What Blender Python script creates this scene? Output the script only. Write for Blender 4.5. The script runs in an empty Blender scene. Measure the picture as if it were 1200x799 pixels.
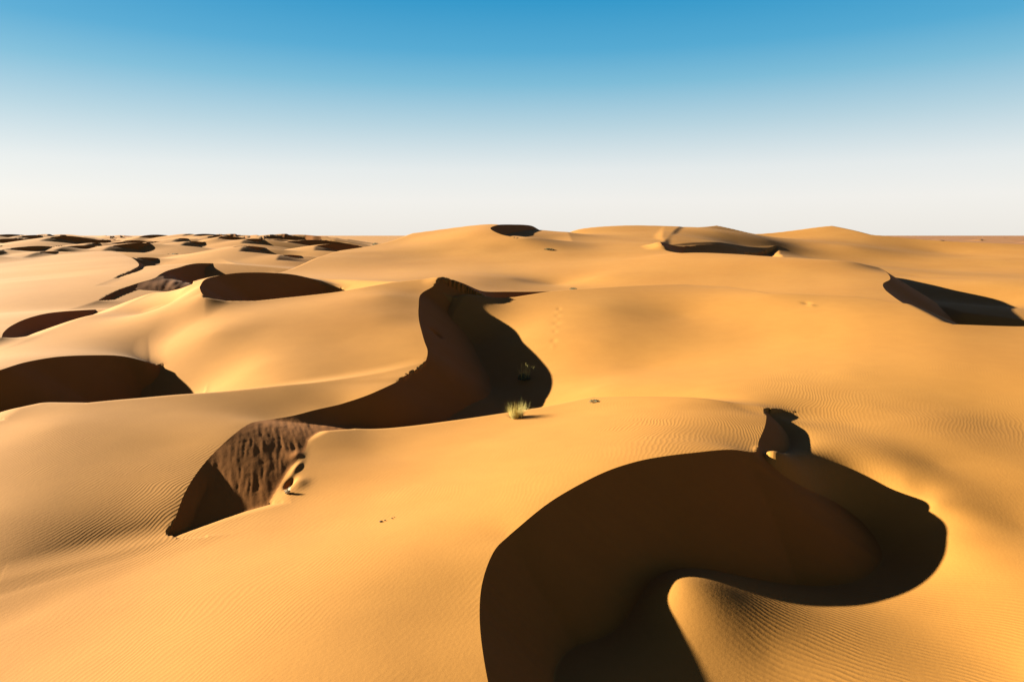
import bpy, bmesh, math, random, time
import numpy as np
T0=time.time()
scene=bpy.context.scene
# ------------------------------------------------------------------ camera
cam_d=bpy.data.cameras.new("camera"); cam=bpy.data.objects.new("camera",cam_d); scene.collection.objects.link(cam)
cam.location=(0,0,10); cam.rotation_euler=(math.radians(90),0,0)      # level drone view, horizon high in the frame
cam_d.sensor_width=36; cam_d.lens=24.0; cam_d.shift_y=-(399.5-276)/1200.0
cam_d.clip_start=0.5; cam_d.clip_end=20000
scene.camera=cam
# ------------------------------------------------------------------ light
SUN_E=math.radians(16.0); SUN_A=math.radians(12.0)      # low sun at the left, slightly behind the scene
world=bpy.data.worlds.new("World"); scene.world=world; world.use_nodes=True
wn=world.node_tree.nodes; wl=world.node_tree.links
sky=wn.new("ShaderNodeTexSky"); sky.sky_type='NISHITA'; sky.sun_disc=False
sky.sun_elevation=SUN_E; sky.sun_rotation=math.radians(270+12.0)
sky.altitude=0; sky.air_density=1.0; sky.dust_density=1.0; sky.ozone_density=1.0
bg=wn["Background"]; bg.inputs[1].default_value=0.06

tc=wn.new("ShaderNodeTexCoord"); sx=wn.new("ShaderNodeSeparateXYZ"); wl.new(tc.outputs["Generated"],sx.inputs[0])
rp=wn.new("ShaderNodeValToRGB"); wl.new(sx.outputs[2],rp.inputs[0])
_st=[(0,(.88,.85,.80)),(.05,(.91,.89,.86)),(.095,(.81,.845,.85)),(.157,(.48,.67,.76)),(.215,(.205,.515,.70)),(.26,(.08,.405,.66)),(.325,(.018,.315,.60)),(.42,(.03,.10,.28)),(.55,(.034,.044,.13)),(.75,(.032,.030,.075)),(1,(.03,.026,.055))]
while len(rp.color_ramp.elements)<len(_st): rp.color_ramp.elements.new(.5)
for _e,(_p,_c) in zip(rp.color_ramp.elements,_st): _e.position=_p; _e.color=(*_c,1)
sc=wn.new("ShaderNodeVectorMath"); sc.operation='SCALE'; sc.inputs[3].default_value=2.2; wl.new(rp.outputs[0],sc.inputs[0])
mx=wn.new("ShaderNodeMix"); mx.data_type='RGBA'; mx.inputs[0].default_value=.03
wl.new(sc.outputs[0],mx.inputs[6]); wl.new(sky.outputs[0],mx.inputs[7]); wl.new(mx.outputs[2],bg.inputs[0])

sun_d=bpy.data.lights.new("sun",'SUN'); sun=bpy.data.objects.new("sun",sun_d); scene.collection.objects.link(sun)
sun_d.energy=5.0; sun_d.angle=math.radians(0.53); sun_d.color=(1,.99,.83)
# light travels (cos A, -sin A) in plan and down by SUN_E
from mathutils import Vector
_dir=Vector((math.cos(SUN_A)*math.cos(SUN_E),-math.sin(SUN_A)*math.cos(SUN_E),-math.sin(SUN_E)))
sun.rotation_euler=_dir.to_track_quat('-Z','Y').to_euler(); sun.location=(-40,10,40)
vs=scene.view_settings; vs.view_transform='Standard'; vs.look='None'; vs.gamma=1; vs.exposure=2.84; vs.use_curve_mapping=False

F=800.0; CU=600.0; VH=276.0; HC=10.0
TE=math.tan(SUN_E); SD=np.array([math.cos(SUN_A),-math.sin(SUN_A)])
TR=math.tan(math.radians(34))
def P(u,v,D): return ((u-CU)/F*D, D, HC-(v-VH)/F*D)
def Pz(u,v,z): return P(u,v,(HC-z)*F/(v-VH))
def shadow_pt(b,edge):
    """b: 3d brink point; edge: image polyline; returns 3D pt where the sun ray's image crosses edge (first), or None"""
    best=None
    for (a0,a1) in zip(edge[:-1],edge[1:]):
        # plane through camera spanned by edge segment dirs
        d0=np.array([(a0[0]-CU)/F,1,-(a0[1]-VH)/F]); d1=np.array([(a1[0]-CU)/F,1,-(a1[1]-VH)/F])
        n=np.cross(d0,d1); r=np.array([SD[0],SD[1],-TE]); o=np.array(b)-np.array([0,0,HC])
        den=n@r
        if abs(den)<1e-9: continue
        t=-(n@o)/den
        if t<0.05: continue
        q=o+t*r
        u=CU+F*q[0]/q[1]; v=VH-F*q[2]/q[1]
        # param on segment
        e=np.array(a1)-np.array(a0); s=((u-a0[0])*e[0]+(v-a0[1])*e[1])/(e@e)
        if -0.02<=s<=1.02 and (best is None or t<best[0]): best=(t,(q[0],q[1],q[2]+HC))
    return None if best is None else best[1]
class TPS:
    def __init__(s,pts,lam=1.5):
        lm=np.array([q[3] if len(q)>3 else lam for q in pts]); p=np.array([q[:3] for q in pts],float); s.p=p[:,:2]; n=len(p)
        s.c=s.p.mean(0); 
        A=np.zeros((n+3,n+3)); A[:n,:n]=s.phi(s.p,s.p)+np.diag(lm)
        A[:n,n]=1; A[:n,n+1:]=s.p-s.c; A[n:,:n]=A[:n,n:].T
        b=np.zeros(n+3); b[:n]=p[:,2]
        s.w=np.linalg.solve(A,b)
    def phi(s,a,b):
        d2=(a[:,None,0]-b[None,:,0])**2+(a[:,None,1]-b[None,:,1])**2
        return 0.5*d2*np.log(d2+1e-9)
    def __call__(s,x,y):
        sh=x.shape; q=np.stack([x.ravel(),y.ravel()],1); out=np.empty(len(q)); n=len(s.p)
        for i in range(0,len(q),20000):
            c=q[i:i+20000]; out[i:i+20000]=s.phi(c,s.p)@s.w[:n]+s.w[n]+(c-s.c)@s.w[n+1:]
        return out.reshape(sh)
def catmull(pts,per=8):
    p=np.array(pts,float); n=len(p)
    if n<3: 
        t=np.linspace(0,1,per*(n-1)+1)[:,None]; return p[0]*(1-t)+p[-1]*t
    ext=np.vstack([2*p[0]-p[1],p,2*p[-1]-p[-2]]); out=[]
    for i in range(n-1):
        p0,p1,p2,p3=ext[i:i+4]
        # centripetal-ish via uniform with clamped tangents
        l=[np.linalg.norm(p1-p0)**.5+1e-6,np.linalg.norm(p2-p1)**.5+1e-6,np.linalg.norm(p3-p2)**.5+1e-6]
        t=np.array([0,l[0],l[0]+l[1],sum(l)])
        for k in range(per):
            tt=t[1]+(t[2]-t[1])*k/per
            A1=(t[1]-tt)/(t[1]-t[0])*p0+(tt-t[0])/(t[1]-t[0])*p1
            A2=(t[2]-tt)/(t[2]-t[1])*p1+(tt-t[1])/(t[2]-t[1])*p2
            A3=(t[3]-tt)/(t[3]-t[2])*p2+(tt-t[2])/(t[3]-t[2])*p3
            B1=(t[2]-tt)/(t[2]-t[0])*A1+(tt-t[0])/(t[2]-t[0])*A2
            B2=(t[3]-tt)/(t[3]-t[1])*A2+(tt-t[1])/(t[3]-t[1])*A3
            out.append((t[2]-tt)/(t[2]-t[1])*B1+(tt-t[1])/(t[2]-t[1])*B2)
    out.append(p[-1]); return np.array(out)
def inpoly(x,y,poly):
    r=np.zeros(x.shape,bool); n=len(poly); j=n-1
    for i in range(n):
        xi,yi=poly[i][:2]; xj,yj=poly[j][:2]
        if yi!=yj:
            r^=((yi>y)!=(yj>y))&(x<(xj-xi)*(y-yi)/(yj-yi)+xi)
        j=i
    return r
def hard(pts,l=0.03): return [tuple(p[:3])+(l,) for p in pts if p is not None]
def cone(x,y,br,tan):
    """max over the brink polyline of z_b - tan*|p-b| (best vertex first, then its two segments)"""
    sh=x.shape; q=np.stack([x.ravel(),y.ravel()],1); out=np.full(len(q),-99.0); tan=np.broadcast_to(np.asarray(tan,float),(len(br),)); n=len(br)
    for i in range(0,len(q),40000):
        c=q[i:i+40000]
        d=br[None,:,2]-tan[None,:]*np.sqrt((c[:,None,0]-br[None,:,0])**2+(c[:,None,1]-br[None,:,1])**2)
        k=d.argmax(1); o=d[np.arange(len(c)),k]
        for s in (-1,0):
            a=np.clip(k+s,0,n-2); p=br[a]; e=br[a+1]-p
            u=np.clip(((c-p[:,:2])*e[:,:2]).sum(1)/((e[:,:2]**2).sum(1)+1e-12),0,1)
            g=p+e*u[:,None]; tt=tan[a]*(1-u)+tan[a+1]*u
            o=np.maximum(o,g[:,2]-tt*np.hypot(c[:,0]-g[:,0],c[:,1]-g[:,1]))
        out[i:i+40000]=o
    return out.reshape(sh)
def smax(a,b,k):
    h=np.clip(.5+.5*(a-b)/k,0,1); return b*(1-h)+a*h+k*h*(1-h)
# ---------------- traced target edges (image px, 1200x799) ----------------
EDGE_A=[(938,536),(980,544),(1033,554),(1064,562),(1085,576),(1099,595),(1108,618),(1110.4,635),(1106,653),(1097,670),(1082,684),(1057,698),(1029,706),(998,710),(963,713),(921,713),(892.5,709),(861,702),(840,695),(825,687),(811,675),(801,671),(783.5,682),(777,691),(779,705),(787,726),(797.5,747),(815,778.5),(831,799),(860,850)]
EDGE_B=[(546,351),(562.5,361),(580,371),(592.5,382.5),(612.5,400),(630,416),(640,429),(646,437.5),(649,445),(646,457.5),(640,467.5),(630,477.5),(622,482.5),(600,500)]
sheets=[]; 
def sheet(name,ctrl,brinks=(),lam=1.5,kind='tps',**kw):
    sheets.append(dict(name=name,W=TPS(ctrl,lam) if kind=='tps' else None,brinks=list(brinks),ctrl=ctrl,kind=kind,dom=kw.pop('dom',None) or hull(ctrl),**kw))
def resample(b,tan):
    # even spacing, finer near the camera, so that the cones of a brink merge into one smooth face
    tan=np.broadcast_to(np.asarray(tan,float),(len(b),)); L=np.linalg.norm(np.diff(b,axis=0),axis=1)/np.clip(.004*np.hypot(b[1:,0],b[1:,1]),.08,2)
    s=np.concatenate([[0],np.cumsum(L)]); t=np.linspace(0,s[-1],int(s[-1])+2)
    return np.stack([np.interp(t,s,b[:,k]) for k in range(3)],1),np.interp(t,s,tan)
def brink(pts,close,tan=TR,per=10,rejoin=None):
    b=catmull(pts,per)
    if not np.isscalar(tan):
        tan=catmull([(i*1.0,q) for i,q in enumerate(tan)],per)[:,1]
    b,tan=resample(b,tan)
    c=np.array(close,float)[:,:2]
    return dict(b=b,poly=np.vstack([b[:,:2],c]),tan=tan,rejoin=rejoin,gate=np.vstack([b[-1:,:2],c,b[:1,:2]]))
def settle():
    # a brink lies exactly on the back of its dune, so that back and slip face meet without a step
    for s in sheets:
        for b in s['brinks']:
            p=b['b']; x,y=p[:,0].copy(),p[:,1].copy(); b['src']=p
            if s['kind']=='tps': px,py,dd=nearest(x,y,s['dom']); z=s['W'](px,py)-dd*s.get('drop',.35)*dd/(dd+1.0)
            else: z=ridge(x,y,p,s['g'],s['r'])
            b['b']=np.stack([x,y,z],1)
def h_all(x,y,ids=False):
    h=base(x,y); idx=np.full(x.shape,-1); plee=np.zeros(x.shape,bool)
    for i,s in enumerate(sheets):
        lee=np.zeros(x.shape,bool)
        if s['kind']=='tps':
            dm=np.array([q[:2] for q in s['dom']]); rc=s.get('reach',25)
            near=(x>dm[:,0].min()-rc)&(x<dm[:,0].max()+rc)&(y>dm[:,1].min()-rc)&(y<dm[:,1].max()+rc)
            v=np.full(x.shape,-50.0)
            if near.any():
                px,py,dd=nearest(x[near],y[near],s['dom'])
                v[near]=np.where(dd<rc,s['W'](px,py)-dd*s.get('drop',0.35)*dd/(dd+1.0),-50.0)
        else:
            v=np.full(x.shape,-99.0)
            b=s['brinks'][0]; c0=b['b'].mean(0); nr=np.hypot(x-c0[0],y-c0[1])<s['reach']
            if nr.any(): v[nr]=ridge(x[nr],y[nr],b.get('src',b['b']),s['g'],s['r'])
        for b in s['brinks']:
            m=v>-40
            if not m.any(): continue
            m[m]=inpoly(x[m],y[m],b['poly'])
            if m.any():
                w=v; v=v.copy(); c=cone(x[m],y[m],b['b'],b['tan'])
                if b['rejoin']:
                    wr=w[m]-b['rejoin']*gdist(x[m],y[m],b['gate']); v[m]=np.maximum(c,wr); k=np.zeros(x.shape,bool); k[m]=c>=wr; lee|=k
                else: v[m]=c; lee|=m
        if 1:
            k=np.where(lee,0.04,s.get('k',0.6)); k=np.where(plee&(h>v-1),np.minimum(k,0.04),k)
            idx=np.where(v>h,i,idx); plee=np.where(v>h,lee,plee); h=smax(h,v,k)
    return (h,idx,plee) if ids else h
def ridge(x,y,br,g,r):
    sh=x.shape; q=np.stack([x.ravel(),y.ravel()],1); out=np.full(len(q),-99.0)
    for i in range(0,len(q),40000):
        c=q[i:i+40000]
        d=np.sqrt((c[:,None,0]-br[None,:,0])**2+(c[:,None,1]-br[None,:,1])**2)
        out[i:i+40000]=(br[None,:,2]-g*d*d/(d+r)).max(1)
    return out.reshape(sh)
def hull(p):
    p=sorted(set((round(float(a[0]),4),round(float(a[1]),4)) for a in p))
    def half(q):
        o=[]
        for c in q:
            while len(o)>1 and (o[-1][0]-o[-2][0])*(c[1]-o[-2][1])-(o[-1][1]-o[-2][1])*(c[0]-o[-2][0])<=0: o.pop()
            o.append(c)
        return o[:-1]
    return half(p)+half(p[::-1])
def nearest(x,y,poly):
    m=inpoly(x,y,poly); d=np.full(x.shape,1e9); px=x.copy(); py=y.copy()
    n=len(poly)
    for i in range(n):
        a=np.array(poly[i][:2]); b=np.array(poly[(i+1)%n][:2]); e=b-a; L=e@e+1e-9
        t=np.clip(((x-a[0])*e[0]+(y-a[1])*e[1])/L,0,1)
        qx=a[0]+t*e[0]; qy=a[1]+t*e[1]; dd=np.hypot(x-qx,y-qy); c=(dd<d)&~m
        d=np.where(c,dd,d); px=np.where(c,qx,px); py=np.where(c,qy,py)
    return px,py,np.where(m,0,d)
def gdist(x,y,p):
    d=np.full(x.shape,1e9)
    for a,b in zip(p[:-1],p[1:]):
        e=b-a; t=np.clip(((x-a[0])*e[0]+(y-a[1])*e[1])/(e@e+1e-9),0,1); d=np.minimum(d,np.hypot(x-a[0]-t*e[0],y-a[1]-t*e[1]))
    return d
def base(x,y):
    d=np.hypot(x,y); z=-1.5+2.0*np.clip((d-80)/140,0,1)+6.5*(1-np.exp(-np.maximum(d-350,0)/1700))
    return z
def XY(u,D): return ((u-CU)/F*D,D)
def pl(pts): return [p[:2] for p in pts]
# ---------- A : foreground dune ----------
bA=[Pz(600,900,1.6),Pz(572,799,1.75),Pz(562,722,1.78),P(566,680,16.1),P(581,644,17.3),P(595,630,17.85),P(616,611,18.4),P(647,586,19.3),P(675,569,20.0),P(714,550,20.9),P(749,539,21.5),P(783.5,533,21.9),P(818.5,529,22.3),P(860,526,22.9),P(884,528.5,23.2)]
bA2=[P(889,516,24.7),P(896,500,26.5),P(898,490,27.9),P(897,483,29.6)]
EDGE_A2=[(900,478),(905,482),(924,492),(942,504),(949,518),(945,532),(940,536),(935,545)]
sA=[shadow_pt(b,EDGE_A) for b in bA[:-1]]+[P(980,544,24.5),P(1033,554,24),P(1060,562,23.5),P(1083,577,22.9),P(1097,588,22.15)]
sA2=[shadow_pt(b,EDGE_A2) for b in bA2]+[P(906,530,23.1),P(922,533,23.6),P(938,536,24.1),(9.6,22.6,1.6)]+[(11,29.8,2.3),(11.6,28.8,2.16)]
e=bA2[-1]
brA=brink(bA+bA2,[(e[0]+1,e[1]+.6),(40,e[1]+3),(40,2),(bA[0][0],2)],tan=[TR]*7+[.7,.75]+[.8]*5+[TR]*5)
A_ctrl=hard(bA+bA2)+[
 Pz(0,799,.9),Pz(0,740,.85),Pz(150,799,1.3),Pz(300,799,1.65),Pz(450,799,1.8),Pz(100,690,.9),Pz(250,690,1.3),Pz(400,690,1.7),Pz(480,650,1.85),
 Pz(190,640,.85),Pz(240,625,.97),Pz(300,608,1.1),Pz(343,590,1.1),Pz(420,620,1.55),Pz(520,600,1.95),Pz(600,560,2.25),
 P(345,545,25.7),P(345,570,23.9),P(375,555,25),P(390,535,26.8),P(365,515,28.4),P(370,504,29.4),P(400,502,30),P(430,504,30.3),
 Pz(440,530,1.25),Pz(480,508,1.35),Pz(540,501,1.45),Pz(600,488,1.6),Pz(650,478,1.8),Pz(700,470,2.1),Pz(780,465,2.5),Pz(850,464,2.65),Pz(700,510,2.4),Pz(800,500,2.7),
 (-2,3,1.5),(-14,9,.6),(-25,12,-.2)]
A_dom=[(-30,6),(-30,14),(-13.4,17.8),(-10.3,20.3),(-8.9,21.6),(-7.3,22.8),(-7.7,24),(-8.2,25.8),(-8.3,28.4),(-7.9,29.5),(-6.9,30.2),(-5.5,30.6),(-3,31.4),(0,32.3),(4,33.3),(9,30.5),(11.0,29.5),(11.2,26),(10.5,24.3),(10,20),(8,8),(0,3)]
sheet('A',A_ctrl,[brA],dom=A_dom,drop=.5)
# ---------- B1 : dune left of the S hollow (lower brink) ----------
bB=[P(515,327,64),P(507.5,335,62),P(495,342.5,60),P(490.5,360,53.8),P(491,375,49.6),P(494,387.5,46.6),P(497.5,400,44.4),P(501,410,42.8),P(500,419,41.5),P(495.5,430,40.3),P(480,439.5,38.5),P(440,460,34.7),P(400,474,33.4),P(371,480,32.4),P(343,486.6,31.3),P(317.7,490.6,30.3),P(296,494.5,29),P(268.7,512.5,26.7),P(241,540,24.7),P(217.7,574,22.7),P(204,610,21.3),P(195,631,20.7)]
tB=[TR]*13+[.45,.3,.235,.235,.262,.30,TR,TR,TR]
sB=[shadow_pt(b,EDGE_B) for b in bB]
e=bB[0]; f=bB[-1]
brB=brink(bB,[(f[0]+.6,f[1]-.3),(f[0]+12,f[1]+1),(12,36),(14,60),(e[0]+8,e[1]+1.5)],tan=tB)
B1_crest=[Pz(-300,540,2.2),Pz(-150,520,2.2),Pz(0,497,2.4),Pz(20,482,2.6),Pz(43,476.6,2.65),Pz(90,476.6,2.65),Pz(134,472,2.6),Pz(227,464,2.45),Pz(334,454,2.25),Pz(400,447,2.15),Pz(450,440,2.15)]
B1_ctrl=hard(bB[9:])+hard(B1_crest,.3)+[Pz(0,600,1.5),Pz(0,540,2.05),Pz(100,640,.95),Pz(0,680,.9),Pz(100,560,1.8),Pz(200,520,2.1),Pz(60,500,2.5),Pz(150,600,1.3),Pz(-150,620,1.2),Pz(-300,620,1.2)]
B1_dom=[(-40,16),(-35,29)]+[(p[0],p[1]+.4) for p in B1_crest[1:]]+[(bB[9][0],bB[9][1]+.3),(-4,39),(-6,33),(-9,22),(f[0]+1,f[1]-.3),(-13.5,17)]
sheet('B1',B1_ctrl,[brB],dom=B1_dom,drop=.4)
# ---------- L1/L2 brinks on the left dune ----------
EDGE_L1=[(174,424.5),(200.5,435.5),(220.5,449),(228,460.5),(226,470),(215,500)]
bL1=[P(-60,455,32),P(0,434,34.4),P(33,424,37),P(67,418,39),P(110,416,41.5),P(144,417,43),P(174,424.5,43.3),P(192,432,44)]
sL1=[shadow_pt(b,EDGE_L1) for b in bL1]
e=bL1[-1];f=bL1[0]
brL1=brink(bL1,[(e[0]+3,e[1]+.5),(e[0]+9,f[1]-6),(f[0],f[1]-6)])
bL2=[P(240,349,55.3),P(236.5,344,56.3),P(234,337,58),P(239,328.5,62),P(254,323.5,66),P(277,320,69),P(311,319.5,73),P(347,322,76),P(371,327.5,77),P(400,335,76)]
e=bL2[-1];f=bL2[0]
brL2=brink(bL2,[(e[0]+6,e[1]-1),(e[0]+6,f[1]+1),(f[0]+2,f[1])])
# ---------- B2 : dune above it, carrying the peak ----------
B2_ctrl=hard(bB[:11])+hard(sL1,.3)+[Pz(334,450,1.8),Pz(400,440,2.0),P(300,430,41),P(300,390,47),P(400,400,45),P(450,370,50),P(450,345,57),P(250,390,47),P(230,360,57),
 P(237,345,56),P(247,352,55),P(264,355,55),P(300,354,56),P(334,350,57.5),P(400,342,60),P(425,337,61),P(460,331,63),P(490,328,64),P(200,380,52),P(215,350,60),P(180,370,59),P(170,400,50)]
B2_dom=pl([P(180,444,38),P(225,470,36),P(334,455,35.5),P(400,448,37),P(480,440,38)])+[(-1,42),(-3,50),(-2,60)]+pl([P(520,327,64.5),P(490,327.5,64.3),P(460,330.7,63.3),P(425,336.5,61.3),P(400,341.5,60.3),P(334,349.6,57.8),P(300,353.6,56.3),P(264,354.5,55.3),P(247,351.5,55.3),P(238,345,56),P(190,352,60),P(170,370,57)])
sheet('B2',B2_ctrl,[dict(brB)],dom=B2_dom,drop=.6)
# ---------- B3 : left dune carrying hollows L1, L2 ----------
B3_ctrl=hard(bL1+bL2)+[P(0,413,43),P(50,395,49),P(115,369,57),P(184,344,66),P(215,337,61),P(160,400,48),P(200,360,60),P(-100,430,40)]
B3_dom=pl([P(-300,470,27),P(-300,452,36),P(-100,429,41),P(0,412,44),P(50,394,50),P(115,368.5,58),P(184,343.5,67),P(225,336,62)])+[(q[0]-1,q[1]+6) for q in bL2[3:]]+[(q[0]+.3,q[1]+1) for q in bL2[::-1][:-3]]+pl(bL2[2::-1])+[(-22.5,50),(-22,46),(-22.2,44.2),(-24,36),(-24,33)]
sheet('B3',B3_ctrl,[brL1,brL2],drop=.4,dom=B3_dom)
# ---------- C : broad ground to the right ----------
C_ctrl=hard(sA[:-5]+sB,.03)+hard(sA[-5:],.2)+hard(sA2,.15)+[Pz(1000,799,.3),Pz(1200,799,.3),Pz(900,770,.4),Pz(1150,720,.5),Pz(1200,620,1.0),Pz(1100,545,1.7),Pz(1000,500,2.05),Pz(1200,500,2.0),Pz(1000,440,2.7),Pz(1200,440,3.0),
 P(900,400,47),P(760,430,44),P(700,455,39),P(700,400,49.5),P(800,370,57),P(700,360,58.5),P(547,345,62),P(585,350,63),P(605,348,63.5),P(645,342,65.5),P(700,338,67),P(850,333,74),(15,27.5,2.12),(17,27,2.12),(15.5,25,1.85),(18,24,1.72),P(1000,349,58),P(1100,378,47),P(1117,382.5,46),P(1200,383,46),P(1060,357,54),P(900,346,60),P(950,362,54),P(1300,385,45),
 P(600,480,39),P(560,470,40),(-7,33,.3),(-1,44,.2),(-2,48,.6),(-3,54,1.5),P(280,600,25),Pz(720,720,0),Pz(640,720,0),Pz(660,660,0),Pz(740,610,0),Pz(800,650,.3),Pz(850,590,0),Pz(900,640,0),Pz(1000,620,.1),Pz(1050,650,.1),P(1300,799,14),P(700,800,14)]
C_dom=pl([P(547,344.5,62.3),P(585,349.5,63.3),P(605,347.5,63.8),P(645,341.5,65.8),P(700,337.6,67.4),P(800,333.5,72),P(850,335,70),P(900,344.5,61),P(1000,348.5,58.5),P(1060,356.5,54.3),P(1100,377,47.4),P(1117,381.5,46.4),P(1200,382.6,46.3),P(1400,386,45)])+[(40,8),(-2,8),(-2,14),(-6,20),(-11,24),(-9,31),(-6,38),(-5,44),(-6,54)]
sheet('C',C_ctrl,[],drop=.5,dom=C_dom)

C_sh=sheets[-1]
# ---------- D : broad far dunes in the middle (N slip strip, blob, E brink) ----------
bN=[P(515,327,64),P(527,327,65.5),P(545,332.5,68),P(565,340.5,72),P(590,341,76),P(644,341,82)]
e=bN[-1];f=bN[0]
brN=brink(bN,[(e[0]+3,e[1]-2),(e[0]+3,f[1]-2),(f[0],f[1]-2)])
bD1=[P(612,279,146),P(590,275,150),P(577,270,155),P(575,267,160),P(585,263.8,168),P(605,263.6,178),P(625,265.5,188),P(648,277,195)]
e=bD1[-1];f=bD1[0]
brD1=brink(bD1,[(e[0]+3,e[1]-10),(e[0]+2,f[1]+8)],rejoin=.12)
EDGE_E=[(1037,317),(1070,323),(1110,327),(1150,332),(1175,338),(1176,350),(1186,374),(1200,379),(1300,382)]
bE=[P(960,306,132),P(1000,310.5,116),P(1022,314.5,103),P(1035,317.5,94),P(1041,322,87),P(1043,328,81),P(1035,333,76),P(1037,340,70),P(1048,349,63),P(1060,357,57)]
sE=[shadow_pt(b,EDGE_E) for b in bE]
e=bE[-1];f=bE[0]
brE=brink(bE,[(e[0]+4,e[1]-1.5),(e[0]+45,e[1]-1.5),(f[0]+30,f[1]+5),(f[0]+1,f[1]+1)])
D_ctrl=hard(bN+bD1+bE)+[P(560,330,85),P(600,325,95),P(650,333,95),P(600,310,120),P(600,290,140),P(560,280,148),P(400,300,130),P(480,280,160),P(340,318,112),P(420,325,90),P(500,320,100),P(520,300,135),
 P(400,295,140),P(485,275,165),P(540,269,165),P(680,270,200),P(735,265.5,205),P(775,266.5,205),P(700,275,185),P(700,325,95),P(800,325,90),P(750,300,125),P(800,297,122),P(760,286,150),P(700,290,145),
 P(900,320,90),P(960,304,102),P(870,299,115),P(1000,308,98),P(1000,320,88),P(950,335,76),P(850,340,76),P(1000,340,70),P(648,278.5,160)]
D_dom=pl([P(300,325,95),P(320,319,107),P(400,295,142),P(485,275,168),P(575,265,172)]+bD1[4:]+[P(680,269.5,204),P(735,265,210),P(780,266,212),(52,212),(46,195),(39,172),(32.5,152),(30,140),P(800,296,126),P(870,298,117),P(960,303,104)]+bE+[P(1000,350,62),P(850,345,70),P(644,345,75)]+bN[::-1]+[P(470,335,72)])
sheet('D',D_ctrl,[brN,brD1,brE],dom=D_dom,drop=.7)
# ---------- F : ground on the right beyond the E hollow, D3, D4 ----------
bG=[P(776,288,140),P(774,283.5,146),P(784,286.3,152),P(800,288.8,158),P(820,288.2,164),P(842,288,170),P(878,292,180),P(906,299,188)]
F_ctrl=hard(sE[3:],.2)+[P(1150,305,190),P(1100,295,220),P(1050,305,190),P(1200,300,200),P(1200,345,95),P(1200,372,76),P(1300,340,95),P(1300,380,75),P(975,267,260),P(1020,278,240),P(1130,283,235),P(1200,285,235),P(1300,285,235),
 P(840,266,260),P(885,277,250),P(900,277,250),P(805,270,235),P(830,268,240),(48,212,12.5),(60,225,12.6),(45,190,10.7),(60,200,10.9),(70,214,11.2),(37,165,8.65),(52,176,8.6),(63,188,7.6),(75,200,8.4),P(1070,323,125),P(1110,327,115),P(1150,332,105),P(940,272,255),P(940,288,205),P(940,298,190),P(1000,290,205),P(1130,355,93),P(1040,316,133)]
F_dom=pl([P(1300,382,72),P(1130,375,78),P(1070,355,90),P(1010,335,88),P(925,312,118),P(912,299,196),P(878,291,186),P(842,287.5,176),P(800,288,164)])+[(36,158),(38,172),(44,198),(48,213),(53,228)]+pl([P(800,270.3,240),P(840,265.5,265),P(885,276.5,255),P(940,271.5,260),P(975,266.5,265),P(1020,277,245),P(1130,282.5,234),P(1300,284,230),P(1300,300,140)])
sheet('F',F_ctrl,[],dom=F_dom,drop=.4)
# ---------- far left dunes, one ridge each ----------
def far(pts,D0,rec=1.3,g=.13,r=7,tan=TR,reach=120,Ds=None,south=8):
    u0=pts[0][0]; b=[]
    for i,(u,v) in enumerate(pts):
        D=Ds[i] if Ds else D0+rec*(u-u0)/F*D0
        b.append(P(u,v,D))
    e=b[-1];f=b[0]
    br=brink(b,[(e[0]+30,e[1]-2),(f[0]+40,f[1]-south),(f[0]+2,f[1]-south)],tan=tan,per=5,rejoin=.25)
    sheet('far',[], [br],kind='ridge',g=g,r=r,dom=[(0,0)],reach=reach)
far([(u,v) for (u,v) in [(776,288),(774,283.5),(784,286.3),(800,288.8),(820,288.2),(842,288),(878,292),(906,299)]],0,Ds=[140,146,152,158,164,170,180,188],g=.5,r=2,reach=45,south=40)
far([(2,396),(4,390),(17,380),(40,371),(67,368),(112,369)],0,Ds=[48,50,55,60,66,74],g=.1,reach=40,south=25)
far([(115,369),(134,355),(157,340),(180,327.5),(187,322),(197,317),(215,312.5),(234,309),(250,312)],0,Ds=[80,86,92,98,103,110,118,125,128],g=.1,reach=60,south=25,tan=[TR,.34,.262,.262,.36,TR,TR,TR,TR])
far([(134,328.5),(157,315),(163,311),(150,301),(130,294.5),(100,297)],0,Ds=[98,112,120,142,160,170],g=.1,reach=90)
for pts,D0 in [([(0,293),(6,296)],150),([(9,296),(17,291),(50,288.5),(57,291),(67,296)],165),([(44,302),(48,297.5),(55,295),(70,296)],150),
 ([(76,294),(78,290),(93,288),(117,291)],178),([(57,285),(63,280),(75,276.5),(87,277.5),(107,281),(130,281)],235),([(130,293),(142,288),(152,286),(167,285),(178,289)],185),
 ([(22,282.5),(28,278),(42,275.5),(50,279)],265),([(0,283),(17,284)],250),([(17,278),(25,275.5),(30,277)],330),([(105,287.5),(110,285),(118,285)],215),([(158,305),(163,302),(175,302),(187,306)],150),
 ([(207,283),(212,279),(221,282)],240),([(218,286),(223,283),(231,284),(248,287)],205),([(218,276),(221,274),(228,278)],280),([(246,279),(248,275.6),(262,282)],260),
 ([(286,287),(287.5,283),(300,280),(310,285)],215),([(285,293),(287,289),(295,290),(312,297)],170),([(327,302),(333,298.5),(354,301)],160),([(369,303),(367,295),(378,288),(398,286),(424,290.5)],185)]:
    far(pts,D0,reach=.3*D0,g=.2,rec=1.1)

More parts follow.
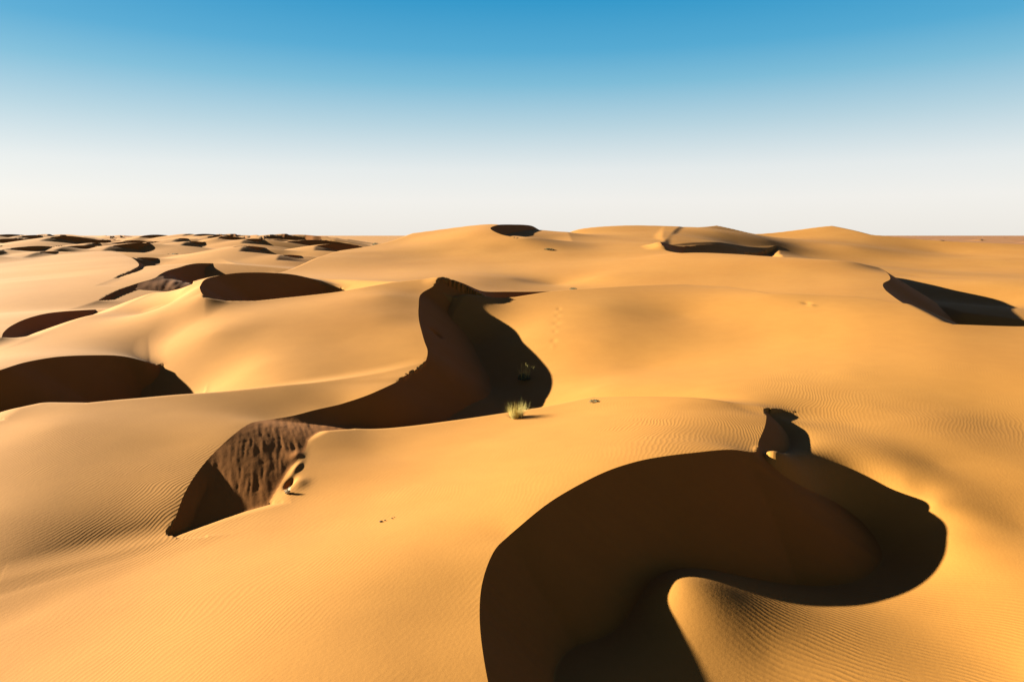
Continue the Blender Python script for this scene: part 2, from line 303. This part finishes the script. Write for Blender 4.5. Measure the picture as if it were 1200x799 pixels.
# ---------- the packed small dunes towards the horizon: crescents open to the right ----------
_r=random.Random(11)
def crescent(x,y,R,hg,g,on=0.0):
    bz=float(base(np.array([x]),np.array([y]))[0])
    if on: bz=max(bz,on*float(h_all(np.array([[x]]),np.array([[y]]))[0,0]))
    pts=[]
    tw=_r.uniform(.4,1.1); sk=_r.uniform(.8,1.3)
    for a in (-68,-40,-12,16,44,72):
        t=math.radians(a); k=1-(abs(a+6)/90)**2
        pts.append((x-R*math.cos(t+tw),y+sk*R*math.sin(t+tw)*1.2,bz+hg*k))
    e=pts[-1]; f=pts[0]
    br=brink(pts,[(e[0]+2.5*R,e[1]-.3*R),(f[0]+2.5*R,f[1]+.3*R)],per=5,rejoin=.3)
    sheet('far',[],[br],kind='ridge',g=g,r=R*.5,dom=[(0,0)],reach=R*5)
for n in range(165):
    D=math.exp(_r.uniform(math.log(205),math.log(760))); u=_r.uniform(-170,400)
    if D<270 and u>290: continue
    hg=_r.uniform(3.2,7.6) if D<430 else _r.uniform(7,11.3)-float(base(np.array([0.]),np.array([D]))[0]); crescent((u-CU)/F*D,D,hg*_r.uniform(1.7,2.6),hg,_r.uniform(.17,.26))
for n in range(34):
    D=math.exp(_r.uniform(math.log(330),math.log(1500))); u=_r.uniform(1010,1290)
    hg=_r.uniform(1.2,2.6); crescent((u-CU)/F*D,D,hg*_r.uniform(3,5),hg,_r.uniform(.12,.2))

for n in range(30):
    D=_r.uniform(188,340); u=_r.uniform(-120,340)
    hg=_r.uniform(1.5,2.9)
    if u<150 and D<205: continue
    crescent((u-CU)/F*D,D,hg*_r.uniform(2.2,3.4),hg,_r.uniform(.2,.3),.88)
settle()


# ------------------------------------------------------------------ small relief
def vnoise(x,y,seed=0):
    xi=np.floor(x).astype(np.int64); yi=np.floor(y).astype(np.int64); fx=x-xi; fy=y-yi
    fx=fx*fx*fx*(fx*(fx*6-15)+10); fy=fy*fy*fy*(fy*(fy*6-15)+10)
    def hsh(a,b):
        h=(a*374761393+b*668265263+seed*974711)&0xffffffff; h=((h^(h>>13))*1274126177)&0xffffffff; return ((h^(h>>16))&0xffff)/32767.5-1
    a=hsh(xi,yi); b=hsh(xi+1,yi); c=hsh(xi,yi+1); e=hsh(xi+1,yi+1)
    return (a*(1-fx)+b*fx)*(1-fy)+(c*(1-fx)+e*fx)*fy
def bump_at(z,x,y,px,py,r,h,ry=None):
    m=np.hypot(x-px,y-py)<4*max(r,ry or r)
    z[m]+=h*np.exp(-((x[m]-px)/r)**2-((y[m]-py)/(ry or r))**2)
def detail(x,y,z,idx,lee,fade):
    d=np.zeros_like(x); near=np.hypot(x,y)<420
    X=x[near]; Y=y[near]; L=lee[near]; I=idx[near]; R=np.hypot(X,Y); s=np.clip(R/40,1,3); fa=np.clip(150/R,.3,1)
    # wind-worked backs: long low swells
    w=.045*s*vnoise((X+.2*Y)/(8*s),(Y-.2*X)/(4.5*s),1)+.016*s*vnoise(X/(2.6*s),Y/(1.7*s),2)
    # slip faces: grain-flow streaks running down the face
    al=.35*X+.94*Y; dn=.94*X-.35*Y; sc=np.clip(R/25,1,6)
    fl=.018*sc*vnoise(al/(.45*sc),dn/(3.2*sc),3)+.010*sc*vnoise(al/(.16*sc),dn/(1.5*sc),4)
    sl=L&(I==1)&(X<-6.8)&(Y<32)
    q=.94*X+.35*Y+.035*vnoise(X/.9,Y/.9,9); t=.35*X-.94*Y
    rough=.006*vnoise(q/.6,t/4,5)+.0045*vnoise(q/.17,t/1.6,6)+.0035*vnoise(q/.08,t/.8,8)+.005*np.abs(vnoise(q/.25,t/.3,7))
    far_sl=L&(I==9)&(R<125)
    rough=np.where(far_sl,.05*vnoise(q/1.4,t/9,5)+.03*vnoise(q/.6,t/5,6),rough); sl=sl|far_sl
    out=w*fa+np.where(sl,rough,np.where(L,fl*np.clip((62-R)/25,0,1),0))*(1-fade[near])
    d[near]=out
    for (u,v,D,r,h,ry) in DENTS:
        p=P(u,v,D); bump_at(d,x,y,p[0],p[1],r,h,ry)
    return d
RIP=[(9,16,6,3.5,1.0),(4,25.5,5.5,3.5,.8),(-12,22.5,4,5,.6),(16,34,9,11,.27),(3,45,6,9,.25),(-18,27,8,5,.55),(20,20,7,6,.45)]
def ripple_map(x,y):
    r=np.full(x.shape,.2)
    for (a,b,sx,sy,h) in RIP: r=np.maximum(r,h*np.exp(-((x-a)/sx)**2-((y-b)/sy)**2))
    return r*np.clip((75-np.hypot(x,y))/45,0,1)
DENTS=[(339.5,566,24.3,.13,-.20,.35),(350,566,24.2,.3,.08,.45),(347,548,25.5,.12,.07,.6),(348,532,26.6,.24,.06,.45),
 (510,376,49.4,.35,-.25,.4),(514,381,49,.25,-.2,.3),(945,357,56,.3,-.07,.5),(951,360,55,.25,.05,.4)]
DENTS+=[(655-7*k/9.0,364+31*k/9.0,59-9*k/9.0,(.16,.3,.22)[k%3],(-.03,.015,-.02,.01)[k%4],.4) for k in range(10)]

def tongue_map(x,y):
    return np.clip(1.35*np.exp(-((x-11)/9)**2-((y-15.5)/6)**2),0,1)*(x>1)
DU=1.5
DR=.0042
SAND_A=(.243,.100,.017)
SAND_B=(.262,.113,.021)
RIPPLE_H=.011
# ------------------------------------------------------------------ materials
class NT:
    def __init__(s,mat): s.t=mat.node_tree; s.n=s.t.nodes; s.l=s.t.links
    def new(s,t,**k):
        n=s.n.new(t)
        for a,b in k.items(): setattr(n,a,b)
        return n
    def link(s,a,b): s.l.new(a,b)
    def math(s,op,a,b=None,c=None):
        n=s.n.new('ShaderNodeMath'); n.operation=op
        for i,v in enumerate((a,b,c)):
            if v is None: continue
            if isinstance(v,(int,float)): n.inputs[i].default_value=v
            else: s.l.new(v,n.inputs[i])
        return n.outputs[0]
    def noise(s,vec,scale,detail=2,rough=.5):
        n=s.n.new('ShaderNodeTexNoise'); n.inputs['Scale'].default_value=scale; n.inputs['Detail'].default_value=detail; n.inputs['Roughness'].default_value=rough
        s.l.new(vec,n.inputs['Vector']); return n
    def ramp(s,fac,stops):
        n=s.n.new('ShaderNodeValToRGB'); e=n.color_ramp.elements
        while len(e)<len(stops): e.new(.5)
        for q,(p,c) in zip(e,stops): q.position=p; q.color=(*c,1) if len(c)==3 else c
        s.l.new(fac,n.inputs[0]); return n.outputs[0]
def sand_material():
    m=bpy.data.materials.new("sand"); m.use_nodes=True; t=NT(m); b=t.n['Principled BSDF']
    b.inputs['Roughness'].default_value=.95; b.inputs['Specular IOR Level'].default_value=.12
    g=t.new('ShaderNodeNewGeometry'); pos=g.outputs['Position']
    slip=t.new('ShaderNodeAttribute',attribute_name='slip').outputs['Fac']; rip=t.new('ShaderNodeAttribute',attribute_name='ripple').outputs['Fac']
    # colour: broad drifts of paler and redder sand, fine grain speckle
    n1=t.noise(pos,.09,3); n2=t.noise(pos,.9,4,.6); n3=t.noise(pos,60,2)
    c1=t.ramp(n1.outputs[0],[(.3,SAND_A),(.7,SAND_B)])
    mx=t.new('ShaderNodeMix',data_type='RGBA',blend_type='MULTIPLY'); mx.inputs[0].default_value=1
    t.link(c1,mx.inputs[6]); t.link(t.ramp(n2.outputs[0],[(.25,(.93,.92,.9)),(.75,(1,1,1))]),mx.inputs[7])
    mx2=t.new('ShaderNodeMix',data_type='RGBA',blend_type='MULTIPLY'); mx2.inputs[0].default_value=1
    t.link(mx.outputs[2],mx2.inputs[6]); t.link(t.ramp(n3.outputs[0],[(.3,(.9,.89,.87)),(.7,(1.0,1.0,1.0))]),mx2.inputs[7])
    # slip faces are tinted redder, a warmer shadow tone put into their colour; far out on the right lies a brown gravel plain
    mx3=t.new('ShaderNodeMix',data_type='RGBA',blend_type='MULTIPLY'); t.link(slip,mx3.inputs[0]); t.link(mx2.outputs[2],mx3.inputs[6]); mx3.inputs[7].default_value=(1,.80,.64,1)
    sp=t.new('ShaderNodeSeparateXYZ'); t.link(pos,sp.inputs[0])
    def ramp01(v,a,b):
        n=t.new('ShaderNodeMapRange'); n.inputs[1].default_value=a; n.inputs[2].default_value=b; t.link(v,n.inputs[0]); return n.outputs[0]
    pl_=t.math('MULTIPLY',ramp01(sp.outputs[0],90,170),ramp01(sp.outputs[1],280,330))
    pl_=t.math('MULTIPLY',pl_,t.ramp(t.noise(pos,.03,4,.6).outputs[0],[(.35,(.35,)*3),(.6,(1,)*3)]))
    mx4=t.new('ShaderNodeMix',data_type='RGBA'); t.link(pl_,mx4.inputs[0]); t.link(mx3.outputs[2],mx4.inputs[6]); mx4.inputs[7].default_value=(.14,.055,.022,1)
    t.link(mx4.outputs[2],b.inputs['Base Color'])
    # wind ripples: warped parallel crests, absent on slip faces
    w=t.noise(pos,.11,2); w2=t.noise(pos,.7,2)
    sep=t.new('ShaderNodeSeparateXYZ'); t.link(pos,sep.inputs[0])
    x,y,z=sep.outputs
    crs=t.new('ShaderNodeAttribute',attribute_name='cross').outputs['Fac']
    def waves(kx,ky,big,small,lam):
        u=t.math('ADD',t.math('MULTIPLY',x,kx),t.math('MULTIPLY',y,ky))
        u=t.math('ADD',u,t.math('MULTIPLY',t.math('SUBTRACT',w.outputs[0],.5),big))
        u=t.math('ADD',u,t.math('MULTIPLY',t.math('SUBTRACT',w2.outputs[0],.5),small))
        s=t.math('SINE',t.math('MULTIPLY',u,2*math.pi/lam))
        return t.math('POWER',t.math('MULTIPLY_ADD',s,.5,.5),1.4)
    # ripples lie across the wind; in the lee of the big hollow the wind swings round
    s1=waves(.93,-.36,3.6,.42,.135); s2=waves(.55,.83,3.4,.4,.15)
    s=t.math('ADD',t.math('MULTIPLY',s1,t.math('SUBTRACT',1.0,crs)),t.math('MULTIPLY',s2,crs))
    patch=t.ramp(t.noise(pos,.16,2).outputs[0],[(.42,(.1,)*3),(.66,(1,)*3)])
    amp=t.math('MULTIPLY',t.math('MULTIPLY',rip,t.math('SUBTRACT',1.0,slip)),patch)
    hgt=t.math('MULTIPLY',s,t.math('MULTIPLY',amp,RIPPLE_H))
    grain=t.noise(pos,9,5,.65)
    hgt=t.math('ADD',hgt,t.math('MULTIPLY',grain.outputs[0],.004))
    bp=t.new('ShaderNodeBump'); bp.inputs['Strength'].default_value=1; bp.inputs['Distance'].default_value=1
    t.link(hgt,bp.inputs['Height']); t.link(bp.outputs[0],b.inputs['Normal'])
    return m
SAND=sand_material()
# ------------------------------------------------------------------ terrain mesh
def axis_u():
    a=np.concatenate([np.arange(-1400,-60,14.0),np.arange(-60,1260,DU),np.arange(1260,2600,14.0)]); return a
def axis_d():
    d=[3.0]
    while d[-1]<9000:
        D=d[-1]; s=.05 if D<11 else (DR if D<330 else .02); d.append(D*(1+s))
    return np.array(d)
us=axis_u(); Ds=axis_d()
U,DD=np.meshgrid(us,Ds); GX=(U-CU)/F*DD; GY=DD.copy()
GZ,GI,GL=h_all(GX,GY,ids=True)
def snap():
    # pull the nearest grid vertex exactly onto each brink / toe line so the creases are clean
    key=GI*2+GL; moved=np.zeros(GX.shape,bool)
    for ax in (0,1):
        k0=key[:-1] if ax==0 else key[:,:-1]; k1=key[1:] if ax==0 else key[:,1:]
        j,i=np.nonzero((k0!=k1)&((GY[:-1]<330) if ax==0 else (GY[:,:-1]<330)))
        j2,i2=(j+1,i) if ax==0 else (j,i+1)
        x0,y0,x1,y1=GX[j,i],GY[j,i],GX[j2,i2],GY[j2,i2]; ka=key[j,i]
        lo=np.zeros(len(j)); hi=np.ones(len(j))
        for _ in range(9):
            t=(lo+hi)/2; a,b,c=h_all((x0+(x1-x0)*t)[None],(y0+(y1-y0)*t)[None],ids=True); same=(b*2+c)[0]==ka
            lo=np.where(same,t,lo); hi=np.where(same,hi,t)
        t=(lo+hi)/2; nx=x0+(x1-x0)*t; ny=y0+(y1-y0)*t; first=t<.5
        tj=np.where(first,j,j2); ti=np.where(first,i,i2); ok=~moved[tj,ti]
        GX[tj[ok],ti[ok]]=nx[ok]; GY[tj[ok],ti[ok]]=ny[ok]; moved[tj[ok],ti[ok]]=True
    if moved.any(): GZ[moved]=h_all(GX[moved][None],GY[moved][None])[0]
    return moved
MOVED=snap()
print('snap',time.time()-T0)
# relief fades out at the creases so that brinks stay knife sharp
fade=MOVED.astype(float)
for _ in range(7):
    g=fade.copy(); g[1:]=np.maximum(g[1:],fade[:-1]-.14); g[:-1]=np.maximum(g[:-1],fade[1:]-.14); g[:,1:]=np.maximum(g[:,1:],fade[:,:-1]-.14); g[:,:-1]=np.maximum(g[:,:-1],fade[:,1:]-.14); fade=g
GZ=GZ+detail(GX,GY,GZ,GI,GL,fade)
nr,nc=GZ.shape
print('heights',time.time()-T0)
def h_at(x,y):
    return float(h_all(np.array([[x]],float),np.array([[y]],float))[0,0])
co=np.stack([GX,GY,GZ],-1)
# quads; those a crease runs through are cut into two triangles along it
key=GI*2+GL; q00,q01,q11,q10=key[:-1,:-1],key[:-1,1:],key[1:,1:],key[1:,:-1]
mixed=(q00!=q01)|(q00!=q11)|(q00!=q10)
vid=np.arange(nr*nc).reshape(nr,nc)
A_,B_,C_,D_=vid[:-1,:-1],vid[:-1,1:],vid[1:,1:],vid[1:,:-1]
pq=~mixed
QV=np.stack([A_[pq],B_[pq],C_[pq],D_[pq]],1); QK=q00[pq]
a,b,c,e=A_[mixed],B_[mixed],C_[mixed],D_[mixed]; mv=MOVED.ravel()
useBD=(mv[b]&mv[e])&~(mv[a]&mv[c])
TV=np.concatenate([np.where(useBD[:,None],np.stack([a,b,e],1),np.stack([a,b,c],1)),np.where(useBD[:,None],np.stack([b,c,e],1),np.stack([a,c,e],1))])
FX,FY=GX.ravel(),GY.ravel()
_,_i,_l=h_all(FX[TV].mean(1)[None],FY[TV].mean(1)[None],ids=True); TK=(_i*2+_l)[0]
V3=co.reshape(-1,3)
def normals(faces_q,faces_t):
    n=np.zeros_like(V3)
    for f in (faces_q,faces_t):
        if len(f)==0: continue
        p=V3[f]; g=np.cross(p[:,1]-p[:,0],p[:,-1]-p[:,0]) if f.shape[1]==3 else np.cross(p[:,2]-p[:,0],p[:,3]-p[:,1])
        g/=np.linalg.norm(g,axis=1,keepdims=True)+1e-12
        for c in range(f.shape[1]): np.add.at(n,f[:,c],g)
    return n/(np.linalg.norm(n,axis=1,keepdims=True)+1e-12)
qs=(QK&1)==1; ts=(TK&1)==1
VNB=normals(QV[~qs],TV[~ts]); VNS=normals(QV[qs],TV[ts])
slipv=np.zeros(nr*nc,np.float32); slipv[np.unique(np.concatenate([QV[qs].ravel(),TV[ts].ravel()]))]=1
ripple=ripple_map(GX,GY).ravel(); tongue=tongue_map(GX,GY).ravel()
def grid_mesh(name,k,mat):
    q=QV[QK==k]; t=TV[TK==k]; lee=k&1
    idx=np.concatenate([q.ravel(),t.ravel()]); uq,inv=np.unique(idx,return_inverse=True)
    me=bpy.data.meshes.new(name)
    me.vertices.add(len(uq)); me.vertices.foreach_set('co',V3[uq].astype(np.float32).ravel())
    me.loops.add(len(idx)); me.loops.foreach_set('vertex_index',inv.astype(np.int32).ravel())
    n=len(q)+len(t); me.polygons.add(n)
    me.polygons.foreach_set('loop_start',np.concatenate([np.arange(len(q))*4,len(q)*4+np.arange(len(t))*3]).astype(np.int32))
    me.polygons.foreach_set('use_smooth',np.ones(n,bool))
    me.update(calc_edges=True)
    me.normals_split_custom_set_from_vertices((VNS if lee else VNB)[uq].tolist())
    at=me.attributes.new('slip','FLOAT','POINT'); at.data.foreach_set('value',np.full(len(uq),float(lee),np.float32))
    at=me.attributes.new('ripple','FLOAT','POINT'); at.data.foreach_set('value',ripple[uq].astype(np.float32))
    at=me.attributes.new('cross','FLOAT','POINT'); at.data.foreach_set('value',tongue[uq].astype(np.float32))
    me.materials.append(mat)
    o=bpy.data.objects.new(name,me); scene.collection.objects.link(o); o['kind']='structure'
    return o

# ------------------------------------------------------------------ dunes: one object each, its slip face a part of it
DUNE_LABEL={0:'big foreground dune whose curved crest wraps the large dark hollow',1:'rippled low dune left of the S shaped shadow with a slumped brown slip face',
 2:'bright dune with the high point above the S shaped shadow',3:'long pale dune at the left between two dark oval hollows',4:'broad sunlit slope filling the right side',
 5:'wide golden dune on the middle skyline with a dark oval hollow at its top',6:'smooth orange dunes on the right skyline'}
present=sorted(set(np.unique(QK>>1).tolist())|set(np.unique(TK>>1).tolist()))
for i in present:
    nm='ground' if i<0 else 'sand_dune'; o=None
    if (QK==i*2).any() or (TK==i*2).any(): o=grid_mesh(nm,i*2,SAND)
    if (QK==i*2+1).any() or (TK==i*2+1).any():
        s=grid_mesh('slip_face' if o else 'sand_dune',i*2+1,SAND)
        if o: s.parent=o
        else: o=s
    if i in DUNE_LABEL: o['label']=DUNE_LABEL[i]
print('mesh',time.time()-T0)
# ------------------------------------------------------------------ plants and stones
def simple_mat(name,c1,c2,scale=30,rough=.8,transl=0):
    m=bpy.data.materials.new(name); m.use_nodes=True; t=NT(m); b=t.n['Principled BSDF']; b.inputs['Roughness'].default_value=rough; b.inputs['Specular IOR Level'].default_value=.2
    tc=t.new('ShaderNodeTexCoord'); n=t.noise(tc.outputs['Object'],scale,3); t.link(t.ramp(n.outputs[0],[(.3,c1),(.7,c2)]),b.inputs['Base Color'])
    return m
STRAW=simple_mat('dry_straw',(.34,.24,.05),(.44,.34,.10),9)
DUSK=simple_mat('grey_green_leaf',(.045,.05,.025),(.09,.085,.04),14)
TWIG=simple_mat('dead_twig',(.05,.03,.018),(.11,.07,.04),20)
PALE=simple_mat('bleached_twig',(.40,.34,.24),(.5,.44,.33),20)
STONE=simple_mat('dark_stone',(.035,.018,.01),(.06,.032,.018),12)
def blade(bm,base,dirv,length,width,bend,rng):
    side=Vector((-dirv.y,dirv.x,0)); side=(side if side.length>1e-4 else Vector((1,0,0))).normalized(); up=Vector((0,0,1))
    n=4; rows=[]
    for k in range(n+1):
        t=k/n; p=base+dirv*(length*t)+up*(-bend*length*t*t); w=width*(1-t)**.7*.5+.0006
        rows.append((bm.verts.new(p-side*w),bm.verts.new(p+side*w+up*w*.3)))
    for k in range(n): bm.faces.new((rows[k][0],rows[k][1],rows[k+1][1],rows[k+1][0]))
def tuft(bm,n,r,h,rng,spread=.55,width=.012):
    for _ in range(n):
        a=rng.uniform(0,6.283); q=r*math.sqrt(rng.random()); b=Vector((q*math.cos(a),q*math.sin(a),-.03))
        t=rng.gauss(0,spread*.35)+spread*q/r*.9; a2=a+rng.gauss(0,.5)
        d=Vector((math.sin(t)*math.cos(a2),math.sin(t)*math.sin(a2),math.cos(t)))
        blade(bm,b,d,h*rng.uniform(.45,1.05),width*rng.uniform(.7,1.4),rng.uniform(.02,.28),rng)
def mesh_obj(name,bm,mat,parent=None):
    me=bpy.data.meshes.new(name); bm.to_mesh(me); bm.free(); me.materials.append(mat)
    o=bpy.data.objects.new(name,me); scene.collection.objects.link(o)
    if parent: o.parent=parent; o['kind']='stuff'
    return o
def ground_at(u,v,D):
    """the point of the sand nearest the given sight line, searched outwards around D"""
    Dv=np.linspace(D*.9,D*1.1,160); x=(u-CU)/F*Dv; z=h_all(x[None],Dv[None])[0]; vv=VH-F*(z-HC)/Dv
    m=np.minimum.accumulate(vv); i=int(np.argmin(np.abs(vv-v)))
    return Vector((x[i],Dv[i],z[i]))
def root(name,loc,label,cat,group=None):
    o=bpy.data.objects.new(name,None); scene.collection.objects.link(o); o.location=loc; o['label']=label; o['category']=cat
    if group: o['group']=group
    return o
rng=random.Random(5)
# the bright tuft on the crest and the half-shaded one down in the hollow
g=root('grass_tuft',ground_at(605,489.5,31),'pale yellow grass tuft glowing in the sun on the crest edge of the foreground dune','grass tuft')
bm=bmesh.new(); tuft(bm,300,.26,.95,rng,.55,.011); mesh_obj('blades',bm,STRAW,g)
bm=bmesh.new(); tuft(bm,90,.34,.42,rng,1.0,.014); mesh_obj('dead_base',bm,TWIG,g)
g=root('grass_tuft',ground_at(614,444,45),'dark based grass clump in the shadowed hollow with only its tips in the sun','grass tuft')
bm=bmesh.new(); tuft(bm,60,.28,1.2,rng,.45,.016); mesh_obj('blades',bm,STRAW,g)
def dome(bm,n,rx,rz,rng,leaf):
    for _ in range(n):
        a=rng.uniform(0,6.283); e=math.asin(rng.uniform(0,1)); q=rng.uniform(.45,1)**.5
        p=Vector((rx*q*math.cos(e)*math.cos(a),rx*q*math.cos(e)*math.sin(a),rz*q*math.sin(e)))
        d=Vector((rng.gauss(0,1),rng.gauss(0,1),rng.gauss(.4,.7))).normalized(); s=d.cross(Vector((rng.gauss(0,1),rng.gauss(0,1),rng.gauss(0,1)))).normalized()
        v=[bm.verts.new(p-s*leaf*.3),bm.verts.new(p+s*leaf*.3),bm.verts.new(p+d*leaf)]; bm.faces.new(v)
bm=bmesh.new(); dome(bm,600,.42,.34,rng,.09); mesh_obj('dark_base',bm,DUSK,g)
# little bleached plant at the foot of the slump
g=root('dry_plant',ground_at(336.5,577,24.2),'tiny bleached white plant standing at the foot of the brown slumped slope','plant')
bm=bmesh.new(); tuft(bm,46,.05,.26,rng,.45,.022); mesh_obj('stems',bm,PALE,g)
bm=bmesh.new(); dome(bm,60,.10,.10,rng,.05); mesh_obj('leaf_clump',bm,PALE,g)
# small dark tussocks caught on crests
for (u,v,D,w,h,lab) in [(697,471,34,.28,.10,'tiny dark twig cluster on the crest of the foreground dune right of the yellow tuft'),(672,339.5,68,.4,.2,'small dark tussock on the long straight crest below the skyline dune'),
   (643,293,150,1.0,.3,'low dark scrub patch on the sunlit front of the skyline dune'),(440,281,172,.8,.6,'lone dark speck of a bush on the left shoulder of the skyline dune')]:
    g=root('desert_scrub',ground_at(u,v,D),lab,'shrub')
    bm=bmesh.new(); dome(bm,160,w,h,rng,max(.05,w*.22)); mesh_obj('foliage',bm,DUSK,g)
    bm=bmesh.new(); tuft(bm,14,w*.4,h*1.4,rng,.9,w*.05); mesh_obj('twigs',bm,TWIG,g)
# stones on the foreground slope
for k,(u,v,s,lab) in enumerate([(446,611,.034,'larger dark stone lying on the smooth lit foreground slope'),(451,609.5,.017,'small dark stone just right of the larger stone on the foreground slope'),(459.5,607,.016,'farther dark pebble in the short row on the foreground slope'),(462,605.5,.013,'last and smallest pebble of the row on the foreground slope')]):
    bm=bmesh.new(); bmesh.ops.create_icosphere(bm,subdivisions=2,radius=s)
    for v_ in bm.verts: v_.co=Vector((v_.co.x*1.7,v_.co.y*1.1,v_.co.z*.7))*(1+.25*math.sin(v_.co.x*60+k)*math.cos(v_.co.y*50))
    o=mesh_obj('stone',bm,STONE); o.location=ground_at(u,v,20)+Vector((0,0,s*.25)); o['label']=lab; o['category']='stone'
# rows of far shrubs
def far_shrubs(spots,label,group,size,D):
    src=None
    ORD=['first','second','third','fourth','fifth','sixth','seventh','eighth','ninth','tenth','eleventh','twelfth','thirteenth']
    for n_,(u,v) in enumerate(spots):
        loc=ground_at(u,v,D)
        if src is None:
            r=root('far_shrub',loc,label,'shrub',group); bm=bmesh.new(); dome(bm,130,1,.8,rng,.32); mesh_obj('foliage',bm,DUSK,r); bm=bmesh.new(); tuft(bm,10,.3,.9,rng,.8,.08); mesh_obj('twigs',bm,TWIG,r); src=r; o=r
        else:
            o=src.copy(); scene.collection.objects.link(o)
            for c in src.children:
                d=c.copy(); scene.collection.objects.link(d); d.parent=o
            o.location=loc
        o['label']=ORD[n_]+' from the left, '+label
        s=size*rng.uniform(.6,1.2); o.scale=(s*rng.uniform(.9,1.4),s,s*rng.uniform(.6,1)); o.rotation_euler.z=rng.uniform(0,6)
far_shrubs([(197,304.5),(200,303.5),(203,303.2),(207,302.5),(210,302),(214,301.7),(219,301),(223,300.8)],'dark shrub in the dotted row on the far left ridge','shrubs in a row on the far left ridge',.55,200)
far_shrubs([(338,283),(343,284),(348,283),(352,282.5),(357,283.5),(361,282),(366,283),(371,282),(376,281.5),(382,282),(388,281.5),(394,281)],'tiny shrub on the horizon left of the skyline dune','shrubs along the left horizon',.6,380)
far_shrubs([(1032,279),(1046,280),(1058,279),(1071,281),(1085,279.5),(1098,281.5),(1112,280),(1125,279),(1139,281.5),(1152,280.5),(1166,279.5),(1180,281.5),(1193,280)],'tiny dark shrub on the plain at the right horizon','shrubs on the right horizon',.6,420)
print('objects',time.time()-T0)
